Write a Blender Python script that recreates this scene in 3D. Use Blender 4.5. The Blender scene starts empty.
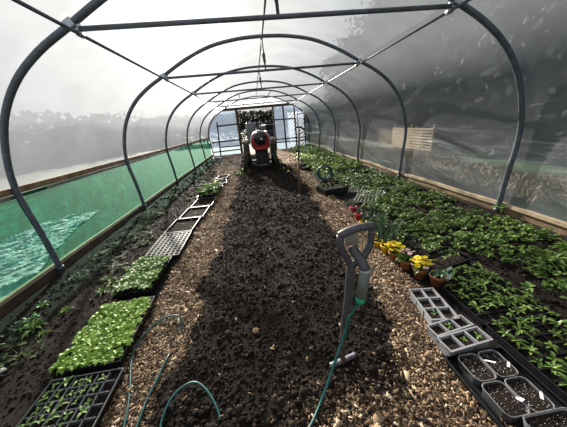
import bpy, math, random
import numpy as np
from mathutils import Vector, Matrix, noise
random.seed(7); rng = np.random.default_rng(7)
S = bpy.context.scene
COL = S.collection
PI = math.pi

# ------------------------------------------------------------------ helpers
class MB:
    def __init__(s): s.v = []; s.f = []
    def add(s, v, f, M=None):
        b = len(s.v)
        s.v += [tuple(M @ Vector(p)) if M is not None else tuple(p) for p in v]
        s.f += [tuple(b + i for i in q) for q in f]
        return s
    def box(s, x0, y0, z0, x1, y1, z1, M=None, tx=0.0, ty=0.0):
        v = [(x0, y0, z0), (x1, y0, z0), (x1, y1, z0), (x0, y1, z0), (x0 - tx, y0 - ty, z1), (x1 + tx, y0 - ty, z1), (x1 + tx, y1 + ty, z1), (x0 - tx, y1 + ty, z1)]
        return s.add(v, [(3, 2, 1, 0), (4, 5, 6, 7), (0, 1, 5, 4), (1, 2, 6, 5), (2, 3, 7, 6), (3, 0, 4, 7)], M)
    def tube(s, pts, r, n=10, cap=True, closed=False, flat=1.0):
        P = [Vector(p) for p in pts]; m = len(P)
        rs = r if isinstance(r, (list, tuple)) else [r] * m
        ref = None; v = []; f = []
        for i, p in enumerate(P):
            if closed: t = P[(i + 1) % m] - P[i - 1]
            else: t = P[min(i + 1, m - 1)] - P[max(i - 1, 0)]
            t.normalize()
            if ref is None:
                ref = Vector((0, 0, 1)) if abs(t.z) < .9 else Vector((0, 1, 0))
            a = t.cross(ref)
            if a.length < 1e-4: a = t.orthogonal()
            a.normalize(); b = a.cross(t).normalized(); ref = b
            for k in range(n):
                an = 2 * PI * k / n
                v.append(tuple(p + (a * math.cos(an) + b * math.sin(an) * flat) * rs[i]))
        for i in range(m if closed else m - 1):
            j = (i + 1) % m
            for k in range(n):
                k2 = (k + 1) % n
                f.append((i * n + k, i * n + k2, j * n + k2, j * n + k))
        if cap and not closed:
            f.append(tuple(range(n - 1, -1, -1))); f.append(tuple((m - 1) * n + k for k in range(n)))
        return s.add(v, f)
    def lathe(s, prof, n=20, M=None, sx=1.0, sy=1.0):
        v = []; f = []
        for (r, z) in prof:
            for k in range(n):
                a = 2 * PI * k / n; v.append((r * math.cos(a) * sx, r * math.sin(a) * sy, z))
        for i in range(len(prof) - 1):
            for k in range(n):
                k2 = (k + 1) % n
                f.append((i * n + k, i * n + k2, (i + 1) * n + k2, (i + 1) * n + k))
        f.append(tuple(range(n - 1, -1, -1))); f.append(tuple((len(prof) - 1) * n + k for k in range(n)))
        return s.add(v, f, M)
    def mesh(s, name, mat=None, smooth=False):
        me = bpy.data.meshes.new(name); me.from_pydata(s.v, [], s.f); me.update()
        if mat: me.materials.append(mat)
        if smooth:
            me.polygons.foreach_set('use_smooth', [True] * len(me.polygons))
        return me
    def build(s, name, mat, parent=None, smooth=False, loc=None, bevel=0):
        o = bpy.data.objects.new(name, s.mesh(name, mat, smooth)); COL.objects.link(o)
        if parent: o.parent = parent
        if loc: o.location = loc
        if bevel:
            b = o.modifiers.new('b', 'BEVEL'); b.width = bevel; b.segments = 2; b.limit_method = 'ANGLE'
        return o

def tag(o, label=None, cat=None, group=None, kind=None):
    if label: o['label'] = label
    if cat: o['category'] = cat
    if group: o['group'] = group
    if kind: o['kind'] = kind
    return o
def empty(name, loc, rz=0, label=None, cat=None, group=None):
    o = bpy.data.objects.new(name, None); o.location = loc; o.rotation_euler = (0, 0, rz); o.empty_display_size = .05
    COL.objects.link(o); return tag(o, label, cat, group)
def inst(name, me, loc, rot=(0, 0, 0), sc=1.0, parent=None):
    o = bpy.data.objects.new(name, me); o.location = loc; o.rotation_euler = rot
    o.scale = (sc, sc, sc) if not isinstance(sc, (tuple, list)) else sc
    COL.objects.link(o)
    if parent: o.parent = parent
    return o
def catmull(P, k=5):
    P = [np.array(p, float) for p in P]; out = []
    Q = [2 * P[0] - P[1]] + P + [2 * P[-1] - P[-2]]
    for i in range(1, len(Q) - 2):
        for t in np.linspace(0, 1, k, endpoint=False):
            a, b, c, d = Q[i - 1], Q[i], Q[i + 1], Q[i + 2]
            out.append(.5 * (2 * b + (c - a) * t + (2 * a - 5 * b + 4 * c - d) * t * t + (3 * b - a - 3 * c + d) * t ** 3))
    out.append(P[-1]); return [tuple(float(x) for x in p) for p in out]
def interp(y, tab): return float(np.interp(y, [t[0] for t in tab], [t[1] for t in tab]))

# ------------------------------------------------------------------ materials
def nm(name):
    m = bpy.data.materials.new(name); m.use_nodes = True
    nt = m.node_tree; b = nt.nodes['Principled BSDF']; return m, nt, b
def ramp(nt, stops):
    r = nt.nodes.new('ShaderNodeValToRGB'); e = r.color_ramp.elements
    while len(e) < len(stops): e.new(.5)
    for i, (p, c) in enumerate(stops): e[i].position = p; e[i].color = (*c, 1)
    return r
def simple(name, col, rough=.6, metal=0, var=.15, scale=20, bump=.0, spec=.5, bscale=None):
    m, nt, b = nm(name); N = nt.nodes; L = nt.links
    tc = N.new('ShaderNodeTexCoord'); no = N.new('ShaderNodeTexNoise'); no.inputs['Scale'].default_value = scale; no.inputs['Detail'].default_value = 5
    L.new(tc.outputs['Object'], no.inputs['Vector'])
    r = ramp(nt, [(.3, tuple(c * (1 - var) for c in col)), (.7, tuple(min(1, c * (1 + var)) for c in col))])
    L.new(no.outputs['Fac'], r.inputs['Fac']); L.new(r.outputs['Color'], b.inputs['Base Color'])
    b.inputs['Roughness'].default_value = rough; b.inputs['Metallic'].default_value = metal
    b.inputs['Specular IOR Level'].default_value = spec
    if bump:
        bp = N.new('ShaderNodeBump'); bp.inputs['Strength'].default_value = bump; bp.inputs['Distance'].default_value = .01
        if bscale:
            n2 = N.new('ShaderNodeTexNoise'); n2.inputs['Scale'].default_value = bscale; n2.inputs['Detail'].default_value = 6
            L.new(tc.outputs['Object'], n2.inputs['Vector']); L.new(n2.outputs['Fac'], bp.inputs['Height'])
        else: L.new(no.outputs['Fac'], bp.inputs['Height'])
        L.new(bp.outputs['Normal'], b.inputs['Normal'])
    return m
def island(name, stops, rough=.8, trans=0, objvar=0, spec=.3):
    """colour varies from piece to piece (chips, clods, leaves)"""
    m, nt, b = nm(name); N = nt.nodes; L = nt.links
    g = N.new('ShaderNodeNewGeometry'); r = ramp(nt, stops)
    if objvar:
        oi = N.new('ShaderNodeObjectInfo'); mx = N.new('ShaderNodeMix'); mx.inputs[0].default_value = objvar
        L.new(g.outputs['Random Per Island'], mx.inputs[2]); L.new(oi.outputs['Random'], mx.inputs[3]); L.new(mx.outputs[0], r.inputs['Fac'])
    else: L.new(g.outputs['Random Per Island'], r.inputs['Fac'])
    L.new(r.outputs['Color'], b.inputs['Base Color']); b.inputs['Roughness'].default_value = rough
    b.inputs['Specular IOR Level'].default_value = spec
    if not spec: b.inputs['IOR'].default_value = 1.0
    if trans:
        t = N.new('ShaderNodeBsdfTranslucent'); L.new(r.outputs['Color'], t.inputs['Color'])
        ms = N.new('ShaderNodeMixShader'); ms.inputs[0].default_value = trans
        L.new(b.outputs[0], ms.inputs[1]); L.new(t.outputs[0], ms.inputs[2])
        L.new(ms.outputs[0], N['Material Output'].inputs['Surface'])
    return m
def film(name, tcol=(.95, .96, .97), w=(.29, .20, .43, .08), diff=(.46, .50, .56), bump=.6):
    """polythene: clear, blurred and milky shares plus a sheen, softly creased"""
    m, nt, b = nm(name); N = nt.nodes; L = nt.links; N.remove(b)
    tc = N.new('ShaderNodeTexCoord'); mp = N.new('ShaderNodeMapping'); mp.inputs['Scale'].default_value = (1.2, .5, 1.6)
    n1 = N.new('ShaderNodeTexNoise'); n1.inputs['Scale'].default_value = 1.3; n1.inputs['Detail'].default_value = 5; n1.inputs['Distortion'].default_value = 1.2
    L.new(tc.outputs['Object'], mp.inputs['Vector']); L.new(mp.outputs['Vector'], n1.inputs['Vector'])
    bp = N.new('ShaderNodeBump'); bp.inputs['Strength'].default_value = bump; bp.inputs['Distance'].default_value = .12
    L.new(n1.outputs['Fac'], bp.inputs['Height'])
    tr = N.new('ShaderNodeBsdfTransparent'); tr.inputs['Color'].default_value = (*tcol, 1)
    rf = N.new('ShaderNodeBsdfRefraction'); rf.inputs['Color'].default_value = (*tcol, 1); rf.inputs['Roughness'].default_value = .35; rf.inputs['IOR'].default_value = 1.06; rf.distribution = 'BECKMANN'
    tl = N.new('ShaderNodeBsdfTranslucent')
    n2 = N.new('ShaderNodeTexNoise'); n2.inputs['Scale'].default_value = 2.2; n2.inputs['Detail'].default_value = 8
    L.new(tc.outputs['Object'], n2.inputs['Vector'])
    r = ramp(nt, [(.35, tuple(c * .85 for c in diff)), (.65, diff)]); L.new(n2.outputs['Fac'], r.inputs['Fac']); L.new(r.outputs['Color'], tl.inputs['Color'])
    gl = N.new('ShaderNodeBsdfGlossy'); gl.inputs['Roughness'].default_value = .28; gl.inputs['Color'].default_value = (.9, .92, 1, 1)
    df = N.new('ShaderNodeBsdfDiffuse'); L.new(r.outputs['Color'], df.inputs['Color'])
    for s_ in (gl,): L.new(bp.outputs['Normal'], s_.inputs['Normal'])
    def mix(a, bsh, f):
        x = N.new('ShaderNodeMixShader'); x.inputs[0].default_value = f; L.new(a, x.inputs[1]); L.new(bsh, x.inputs[2]); return x.outputs[0]
    t, q, d, g = w
    o = mix(tr.outputs[0], rf.outputs[0], q / (t + q)); o = mix(o, mix(tl.outputs[0], df.outputs[0], .38), d / (t + q + d)); o = mix(o, gl.outputs[0], g)
    L.new(o, N['Material Output'].inputs['Surface'])
    return m
M = {}
M['steel'] = simple('steel', (.10, .112, .14), .5, .25, .25, 14)
M['steel_l'] = simple('bracket_steel', (.42, .44, .48), .38, .9, .2, 30)
M['film'] = film('polythene')
M['film_roof'] = film('roof_polythene', w=(.38, .0001, .54, .08), diff=(.46, .50, .56))
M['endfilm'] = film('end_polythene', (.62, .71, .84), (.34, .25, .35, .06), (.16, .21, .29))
M['timber'] = simple('timber', (.24, .17, .105), .85, 0, .35, 6, .3, .2, 60)
M['pale_t'] = simple('pale_timber', (.42, .34, .23), .85, 0, .35, 7, .3, .2, 60)
M['dark_t'] = simple('dark_timber', (.075, .055, .042), .85, 0, .35, 6, .3, .2, 60)
M['black'] = simple('black_plastic', (.014, .014, .016), .38, 0, .2, 30, spec=.35)
M['grey_p'] = simple('grey_plastic', (.30, .31, .33), .5, 0, .12, 30)
M['rim_p'] = simple('pale_worn_plastic', (.34, .34, .33), .5, 0, .3, 30)
M['clear_p'] = simple('smoked_plastic', (.075, .08, .085), .25, 0, .2, 30)
M['compost'] = simple('compost', (.022, .016, .013), .95, 0, .6, 90, .8, .1, 160)
M['terra'] = simple('terracotta', (.36, .115, .045), .75, 0, .2, 25, .1)
M['yellow_p'] = simple('yellow_plastic', (.75, .52, .02), .45, 0, .1)
M['pink_p'] = simple('pink_plastic', (.75, .04, .22), .45, 0, .1)
M['red_p'] = simple('red_plastic', (.62, .02, .03), .45, 0, .1)
M['white_p'] = simple('white_plastic', (.75, .76, .76), .5, 0, .08)
M['hose'] = simple('green_hose', (.008, .085, .085), .4, 0, .2, 40)
M['hose_g'] = simple('bright_green_plastic', (.01, .28, .17), .4, 0, .1)
M['handle'] = simple('dark_grip', (.065, .063, .07), .5, 0, .2, 40, .1)
M['wand'] = simple('grey_green_grip', (.13, .155, .135), .5, 0, .15, 40, .1)
M['rust'] = simple('rusty_steel', (.13, .075, .05), .7, .4, .4, 40, .2)
M['worn'] = simple('worn_steel', (.5, .5, .54), .4, .7, .2, 40)
M['wood_h'] = simple('wooden_shaft', (.17, .11, .07), .7, 0, .25, 30)
M['red_t'] = simple('red_paint', (.27, .012, .016), .3, 0, .15, 8)
M['cream'] = simple('pale_paint', (.55, .45, .44), .35, 0, .1, 8)
M['glossblack'] = simple('black_gloss', (.012, .014, .02), .12, 0, .1)
M['tyre'] = simple('muddy_tyre', (.024, .028, .014), .9, 0, .6, 12, .3)
M['engine'] = simple('engine_black', (.02, .02, .02), .6, .3, .3)
M['lamp'] = simple('lamp_glass', (.8, .8, .82), .08, .6, .02)
M['pan_rim'] = simple('smoky_rim', (.2, .2, .2), .4, 0, .2, 30)
M['trig'] = simple('tan_grey_plastic', (.24, .22, .18), .5, 0, .15, 40)
M['soil'] = None
M['chip'] = island('wood_chips', [(0, (.022, .013, .008)), (.3, (.085, .052, .03)), (.62, (.22, .145, .085)), (.88, (.42, .30, .185)), (1, (.66, .54, .39))], .85)
M['clod'] = island('soil_clods', [(0, (.007, .0055, .0045)), (.6, (.019, .0145, .0115)), (1, (.048, .035, .026))], .95, spec=.15)
M['leaf'] = island('bed_leaves', [(0, (.035, .075, .02)), (.45, (.11, .20, .04)), (.8, (.22, .33, .08)), (1, (.42, .50, .24))], .4, .32, .35)
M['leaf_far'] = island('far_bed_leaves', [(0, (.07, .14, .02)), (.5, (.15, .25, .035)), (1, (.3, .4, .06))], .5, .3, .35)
M['leaf_l'] = island('lettuce_leaves', [(0, (.13, .27, .03)), (.5, (.25, .42, .07)), (1, (.42, .58, .15))], .45, .28, .2)
M['leaf_s'] = island('seedling_leaves', [(0, (.10, .2, .04)), (.5, (.18, .31, .08)), (1, (.3, .42, .15))], .5, .25, .2)
M['leaf_w'] = island('weed_leaves', [(0, (.02, .04, .012)), (.5, (.045, .075, .022)), (1, (.09, .14, .04))], .6, .2, .4)
M['leaf_g'] = island('grey_green_leaves', [(0, (.05, .10, .05)), (1, (.16, .24, .15))], .5, .2, .3)
M['blade'] = island('blade_leaves', [(0, (.02, .06, .03)), (1, (.08, .15, .08))], .5, .2, .3)
M['petal_y'] = island('yellow_petals', [(0, (.85, .58, .01)), (1, (.95, .80, .03))], .6, .2)
M['petal_p'] = island('blush_petals', [(0, (.7, .42, .38)), (1, (.8, .66, .6))], .6, .2)
M['petal_c'] = simple('orange_centre', (.55, .2, .01), .7)
M['grass'] = simple('outside_grass', (.018, .046, .02), .9, 0, .5, 3, .5, .2, 20)
M['bark'] = simple('bark', (.05, .042, .036), .9, 0, .3, 8)
M['twig'] = island('twigs', [(0, (.03, .025, .02)), (1, (.10, .085, .065))], .9)
M['bush'] = island('bush_leaves', [(0, (.02, .026, .02)), (.6, (.045, .05, .04)), (1, (.085, .08, .065))], .9, spec=0)
M['thicket'] = island('thicket_leaves', [(0, (.04, .036, .03)), (1, (.15, .135, .11))], .9, spec=0)
M['shed'] = island('shed_sheet', [(0, (.75, .74, .74)), (1, (.75, .74, .74))], .6, .6)
M['dry'] = island('dry_grass', [(0, (.07, .06, .04)), (1, (.26, .22, .16))], .9, spec=0)
M['blue_car'] = simple('dark_blue_paint', (.02, .03, .08), .25, .2, .1)
M['stone'] = simple('pale_stone', (.5, .49, .45), .8, 0, .15, 30)

def soil_mat():
    m, nt, b = nm('soil'); N = nt.nodes; L = nt.links
    tc = N.new('ShaderNodeTexCoord')
    n1 = N.new('ShaderNodeTexNoise'); n1.inputs['Scale'].default_value = 38; n1.inputs['Detail'].default_value = 9; n1.inputs['Roughness'].default_value = .75
    n3 = N.new('ShaderNodeTexNoise'); n3.inputs['Scale'].default_value = 2.5; n3.inputs['Detail'].default_value = 4
    for n in (n1, n3): L.new(tc.outputs['Object'], n.inputs['Vector'])
    r = ramp(nt, [(.3, (.007, .0055, .0045)), (.55, (.018, .0135, .011)), (.75, (.042, .031, .024))])
    L.new(n1.outputs['Fac'], r.inputs['Fac'])
    # chips ground into the paths: attribute painted by where the paths run
    at = N.new('ShaderNodeAttribute'); at.attribute_name = 'path'
    v = N.new('ShaderNodeTexVoronoi'); v.inputs['Scale'].default_value = 55; L.new(tc.outputs['Object'], v.inputs['Vector'])
    r2 = ramp(nt, [(.0, (.04, .025, .017)), (.45, (.13, .085, .055)), (.8, (.3, .21, .14)), (1, (.45, .35, .25))])
    sp = N.new('ShaderNodeSeparateColor'); L.new(v.outputs['Color'], sp.inputs[0]); L.new(sp.outputs[0], r2.inputs['Fac'])
    mx = N.new('ShaderNodeMix'); mx.data_type = 'RGBA'; L.new(at.outputs['Fac'], mx.inputs[0]); L.new(r.outputs['Color'], mx.inputs[6]); L.new(r2.outputs['Color'], mx.inputs[7])
    L.new(mx.outputs[2], b.inputs['Base Color'])
    b.inputs['Roughness'].default_value = .95; b.inputs['Specular IOR Level'].default_value = .15
    bp = N.new('ShaderNodeBump'); bp.inputs['Strength'].default_value = .9; bp.inputs['Distance'].default_value = .02
    L.new(n1.outputs['Fac'], bp.inputs['Height']); L.new(bp.outputs['Normal'], b.inputs['Normal'])
    return m
M['soil'] = soil_mat()
def net_mat():
    m, nt, b = nm('green_netting'); N = nt.nodes; L = nt.links
    tc = N.new('ShaderNodeTexCoord'); n1 = N.new('ShaderNodeTexNoise'); n1.inputs['Scale'].default_value = 5; n1.inputs['Detail'].default_value = 10; n1.inputs['Roughness'].default_value = .72; n1.inputs['Distortion'].default_value = .8
    L.new(tc.outputs['Object'], n1.inputs['Vector'])
    r = ramp(nt, [(.35, (.002, .05, .03)), (.5, (.004, .12, .072)), (.6, (.01, .19, .115)), (.7, (.06, .32, .21))]); L.new(n1.outputs['Fac'], r.inputs['Fac'])
    b.inputs['Roughness'].default_value = .7; L.new(r.outputs['Color'], b.inputs['Base Color'])
    t = N.new('ShaderNodeBsdfTranslucent'); L.new(r.outputs['Color'], t.inputs['Color'])
    tr = N.new('ShaderNodeBsdfTransparent'); tr.inputs['Color'].default_value = (.56, .88, .76, 1)
    a = N.new('ShaderNodeMixShader'); a.inputs[0].default_value = .35; L.new(b.outputs[0], a.inputs[1]); L.new(t.outputs[0], a.inputs[2])
    c = N.new('ShaderNodeMixShader'); c.inputs[0].default_value = .30; L.new(a.outputs[0], c.inputs[1]); L.new(tr.outputs[0], c.inputs[2])
    bp = N.new('ShaderNodeBump'); bp.inputs['Strength'].default_value = .5; bp.inputs['Distance'].default_value = .03; L.new(n1.outputs['Fac'], bp.inputs['Height']); L.new(bp.outputs['Normal'], b.inputs['Normal'])
    L.new(c.outputs[0], N['Material Output'].inputs['Surface']); return m
M['net'] = net_mat()

# ------------------------------------------------------------------ ground
SOIL_L = [(0, -1.06), (.9, -1.04), (3, -.95), (7, -.9), (12, -1.0), (14.4, -1.1)]
SOIL_R = [(0, .1), (.67, .24), (1.06, .42), (2.36, .51), (4.5, .64), (6.7, .76), (9, .62), (12, .5), (14.4, .5)]
PATH_L0 = [(0, -1.36), (3, -1.38), (5.5, -1.42), (7.5, -1.72), (10, -1.9), (14.4, -2.1)]
PATH_R1 = [(0, .7), (1.0, .68), (1.5, .85), (2.5, .95), (3.5, 1.05), (4.5, 1.0), (6, 1.05), (8, 1.15), (12, 1.6), (14.4, 1.8)]
def path_w(x, y):
    e = .05 * math.sin(y * 5.1) + .03 * math.sin(y * 13 + x * 9)
    def band(a, b): return max(0, min(1, min(x - a, b - x) / .07 + .5))
    w = max(band(interp(y, PATH_L0), interp(y, SOIL_L) + e), band(interp(y, SOIL_R) + e, interp(y, PATH_R1)))
    if y < 1.0 and -.5 < x < .8:      # chips spilling over the near end of the bed
        w = max(w, min(1, (1.0 - y) / .25) * min(1, (x + .5) / .5) * .75)
    if y > 12.5 and -1.3 < x < 1.6: w = max(w, .6)
    return w
def gz(x, y):
    z = .012 * noise.noise(Vector((x * 3, y * 3, 1))) + .008 * noise.noise(Vector((x * 11, y * 11, 5)))
    a, b = interp(y, SOIL_L), interp(y, SOIL_R)
    if a < x < b: z += .035 * min(1, min(x - a, b - x) / .2) + .016 * noise.noise(Vector((x * 7, y * 7, 9)))
    if x > 1.9: z += .03 * min(1, (x - 1.9) / .4)
    return z
xs = np.arange(-2.76, 2.761, .04); ys = np.concatenate([np.arange(-2, 5, .04), np.arange(5, 14.56, .09)])
V = []; A = []
for y in ys:
    for x in xs:
        V.append((float(x), float(y), gz(x, y))); A.append(path_w(x, y))
nx = len(xs); F = [(j * nx + i, j * nx + i + 1, (j + 1) * nx + i + 1, (j + 1) * nx + i) for j in range(len(ys) - 1) for i in range(nx - 1)]
me = bpy.data.meshes.new('floor'); me.from_pydata(V, [], F); me.materials.append(M['soil'])
at = me.attributes.new('path', 'FLOAT', 'POINT'); at.data.foreach_set('value', A)
me.polygons.foreach_set('use_smooth', [True] * len(F))
o = bpy.data.objects.new('floor', me); COL.objects.link(o); tag(o, kind='structure')
# ground outside, a gentle field
V = []; F = []
gx_ = np.linspace(-60, 60, 61); gy_ = np.linspace(-30, 90, 61)
for y in gy_:
    for x in gx_: V.append((float(x), float(y), -.06 + (.12 * noise.noise(Vector((x * .1, y * .1, 3))) if abs(x) > 6 or y > 18 or y < -4 else 0)))
F = [(j * 61 + i, j * 61 + i + 1, (j + 1) * 61 + i + 1, (j + 1) * 61 + i) for j in range(60) for i in range(60)]
me = bpy.data.meshes.new('g'); me.from_pydata(V, [], F); me.materials.append(M['grass'])
o = bpy.data.objects.new('ground', me); COL.objects.link(o); tag(o, kind='structure')

# scattered pieces as one mesh, from a template and transforms
def scatter(name, tv, tf, P, R, SC, mat, smooth=False):
    """P (n,3) positions, R (n,3,3) rotations, SC (n,3) scales"""
    tv = np.array(tv, float); n = len(P); k = len(tv)
    v = tv[None] * SC[:, None, :]
    v = np.einsum('nij,nkj->nki', R, v) + P[:, None, :]
    v = v.reshape(-1, 3)
    me = bpy.data.meshes.new(name)
    tf = [np.array(f) for f in tf]; lt = np.array([len(f) for f in tf]); fl = np.concatenate(tf)
    loops = (fl[None] + (np.arange(n) * k)[:, None]).ravel()
    totals = np.tile(lt, n); starts = np.concatenate([[0], np.cumsum(totals)[:-1]])
    me.vertices.add(len(v)); me.vertices.foreach_set('co', v.ravel())
    me.loops.add(len(loops)); me.loops.foreach_set('vertex_index', loops)
    me.polygons.add(len(totals)); me.polygons.foreach_set('loop_start', starts); me.polygons.foreach_set('loop_total', totals)
    if smooth: me.polygons.foreach_set('use_smooth', [True] * len(totals))
    me.update(calc_edges=True); me.materials.append(mat)
    o = bpy.data.objects.new(name, me); COL.objects.link(o); return o
def rots(n, tilt=.5):
    a = rng.uniform(0, 2 * PI, n); t = rng.normal(0, tilt, n); u = rng.normal(0, tilt, n)
    def mk(c, s, ax):
        m = np.zeros((n, 3, 3)); i, j = [(1, 2), (2, 0), (0, 1)][ax]
        m[:, ax, ax] = 1; m[:, i, i] = c; m[:, j, j] = c; m[:, i, j] = -s; m[:, j, i] = s; return m
    return mk(np.cos(a), np.sin(a), 2) @ mk(np.cos(t), np.sin(t), 0) @ mk(np.cos(u), np.sin(u), 1)
chip_v = [(-.5, -.35, 0), (.5, -.5, 0), (.42, .5, 0), (-.5, .3, 0), (-.48, -.3, 1), (.45, -.45, 1), (.5, .38, 1), (-.4, .28, 1)]
chip_f = [(3, 2, 1, 0), (4, 5, 6, 7), (0, 1, 5, 4), (1, 2, 6, 5), (2, 3, 7, 6), (3, 0, 4, 7)]
def chips(name, label, sel, n_near, n_far):
    P = []; sc = []
    def fill(n, y0, y1, big):
        c = 0; tries = 0
        while c < n and tries < n * 30:
            tries += 1
            y = y0 + (y1 - y0) * random.random() ** (1.0); x = random.uniform(*sel(y))
            if random.random() < path_w(x, y) ** 1.3:
                P.append((x, y, gz(x, y) + random.uniform(-.002, .008)))
                l = random.lognormvariate(math.log(.0165), .48) * big
                sc.append((l, l * random.uniform(.22, .6), random.uniform(.002, .005) * big)); c += 1
    fill(n_near, .35, 3.2, 1); fill(n_far, 3.2, 6.5, 1.35); fill(int(n_far * .6), 6.5, 14.3, 2.0)
    n = len(P); o = scatter(name, chip_v, chip_f, np.array(P), rots(n, .33), np.array(sc), M['chip'])
    return tag(o, label, 'wood chips', kind='stuff')
chips('wood_chip_path', 'pale wood chip path between the left trays and the dark soil bed', lambda y: (interp(y, PATH_L0) - .08, interp(y, SOIL_L) + .12), 15000, 7000)
chips('wood_chip_path', 'wood chip path between the dark soil bed and the flower pots', lambda y: ((-.55 if y < 1 else interp(y, SOIL_R) - .12), interp(y, PATH_R1) + .1), 24000, 8000)
# soil clods
import bmesh
def clod_template(seed):
    b = bmesh.new(); bmesh.ops.create_icosphere(b, subdivisions=1, radius=.5)
    rr = random.Random(seed)
    v = [tuple(c * rr.uniform(.75, 1.25) for c in x.co) for x in b.verts]; f = [tuple(q.index for q in p.verts) for p in b.faces]; b.free(); return v, f
tv, tf = clod_template(3)
def clods(name, label, xr, n, near, far):
    P = []; sc = []
    for i in range(n):
        y = near + (far - near) * random.random() ** 1.9
        a, b = xr(y); x = random.uniform(a, b)
        if path_w(x, y) > .5 and random.random() < .85: continue
        s = random.lognormvariate(math.log(.0115), .5) * (1 + max(0, y - 3) * .16); s = min(s, .06)
        P.append((x, y, gz(x, y) + s * .15)); sc.append((s * random.uniform(.8, 1.4), s, s * random.uniform(.5, .9)))
    o = scatter(name, tv, tf, np.array(P), rots(len(P), .5), np.array(sc), M['clod'])
    return tag(o, label, 'soil', kind='stuff')
clods('soil_clods', 'dark crumbly soil of the long empty centre bed', lambda y: (interp(y, SOIL_L) - .06, interp(y, SOIL_R) + .06), 38000, .35, 13)
clods('soil_clods', 'dark soil of the bed along the green netting', lambda y: (-2.68, -1.32), 9000, .6, 13)
clods('soil_clods', 'dark soil under the leafy bed along the right cover', lambda y: (1.0, 2.66), 9000, .6, 13)
# pale flecks of chip strewn over the bed
P = []; sc = []
for i in range(420):
    y = .5 + 10 * random.random() ** 1.6; x = random.uniform(interp(y, SOIL_L), interp(y, SOIL_R)); l = random.lognormvariate(math.log(.018), .45)
    P.append((x, y, gz(x, y) + .009)); sc.append((l, l * random.uniform(.3, .6), .004))
tag(scatter('stray_chips', chip_v, chip_f, np.array(P), rots(len(P), .3), np.array(sc), M['chip']), 'stray pale wood chips strewn over the dark centre bed', 'wood chips', kind='stuff')

# ------------------------------------------------------------------ tunnel frame
PR = [(2.745, -.05), (2.775, .48), (2.82, .95), (2.77, 1.3), (2.63, 1.66), (2.41, 1.95), (2.13, 2.17), (1.79, 2.355), (1.36, 2.58), (.9, 2.75), (.42, 2.83), (0, 2.85)]
half = catmull(PR, 4)
prof = [(-x, z) for x, z in half] + [(x, z) for x, z in reversed(half[:-1])]   # left foot, over the top, right foot
HY = [2.742 + 2.345 * i for i in range(-2, 6)]
names = {0: 'steel hoop standing nearest the camera', 1: 'steel hoop second from the camera, in front of the pale cell tray',
         2: 'steel hoop third from the camera, past the far leafy tray', 3: 'steel hoop fourth from the camera, level with the tractor', 4: 'steel hoop fifth from the camera, last before the end wall',
         5: 'steel hoop framing the end wall with the doorway'}
order = {0: 'nearest', 1: 'second', 2: 'third', 3: 'fourth', 4: 'fifth'}
JX, JZ = 1.79, 2.355
for i, y in enumerate(HY):
    k = i - 2
    if k < -1: continue
    h = empty('hoop', (0, y, 0), 0, names.get(k, 'steel hoop behind the camera'), 'hoop', 'galvanised hoops of the tunnel')
    MB().tube([(x, 0, z) for x, z in prof], .03, 12).build('arch_tube', M['steel'], h, True)
    for s in (-1, 1):
        MB().lathe([(.038, -.02), (.038, .02)], 14, Matrix.Translation((s * 2.748, 0, .06))).build('foot_collar', M['steel'], h, True)
        Mx = Matrix.Translation((s * JX, 0, JZ)) @ Matrix.Rotation(s * math.radians(28), 4, 'Y')
        MB().box(-.04, -.037, -.037, .04, .037, .037, Mx).build('clamp', M['steel_l'], h, False, bevel=.008)
    if k < 5:
        b = MB().tube([(-JX + .06, 0, JZ - .035), (JX - .06, 0, JZ - .035)], .021, 10)
        lab = {-1: 'steel crossbar behind the camera'}.get(k, 'horizontal steel crossbar of the %s hoop' % order[k] if k in order else '')
        cb = empty('crossbar', (0, y, 0), 0, lab, 'crossbar', 'crossbars under the roof')
        b.build('bar', M['steel'], cb, True)
        for s in (-1, 1): MB().box(-.03, -.012, -.02, .03, .012, .03, Matrix.Translation((s * (JX - .05), 0, JZ - .03))).build('flattened_end', M['steel_l'], cb, bevel=.004)
        if k < 3:
            MB().tube([(0, 0, 2.84), (.02, 0, JZ - .03)], .013 if k else .016, 8).build('upright_strut', M['steel'], cb, True)
            MB().tube([(.0, 0, 2.62), (.005, 0, 2.58), (.012, 0, 2.48), (.015, 0, 2.42)], [.014, .03, .026, .014], 10).build('sleeve', M['handle'], cb, True)
for (x, z, lab, r) in ((-JX + .03, JZ - .06, 'thin steel purlin running the length on the sunny left', .015), (JX - .03, JZ - .06, 'thin steel purlin running the length on the dark right', .015), (0, 2.81, 'steel ridge purlin along the top of the tunnel', .014)):
    p = empty('purlin', (x, -1.9, z), 0, lab, 'purlin', 'purlins along the tunnel')
    MB().tube([(0, 0, 0), (0, 8, 0), (0, 16.35, 0)], r, 8).build('tube', M['steel'], p, True)
    for y in HY[1:]:
        MB().lathe([(r * 1.7, -.03), (r * 1.7, .03)], 10, Matrix.Translation((0, y + 1.9 + .05, 0)) @ Matrix.Rotation(PI / 2, 4, 'X')).build('bracket', M['steel_l'], p, True)
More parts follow.
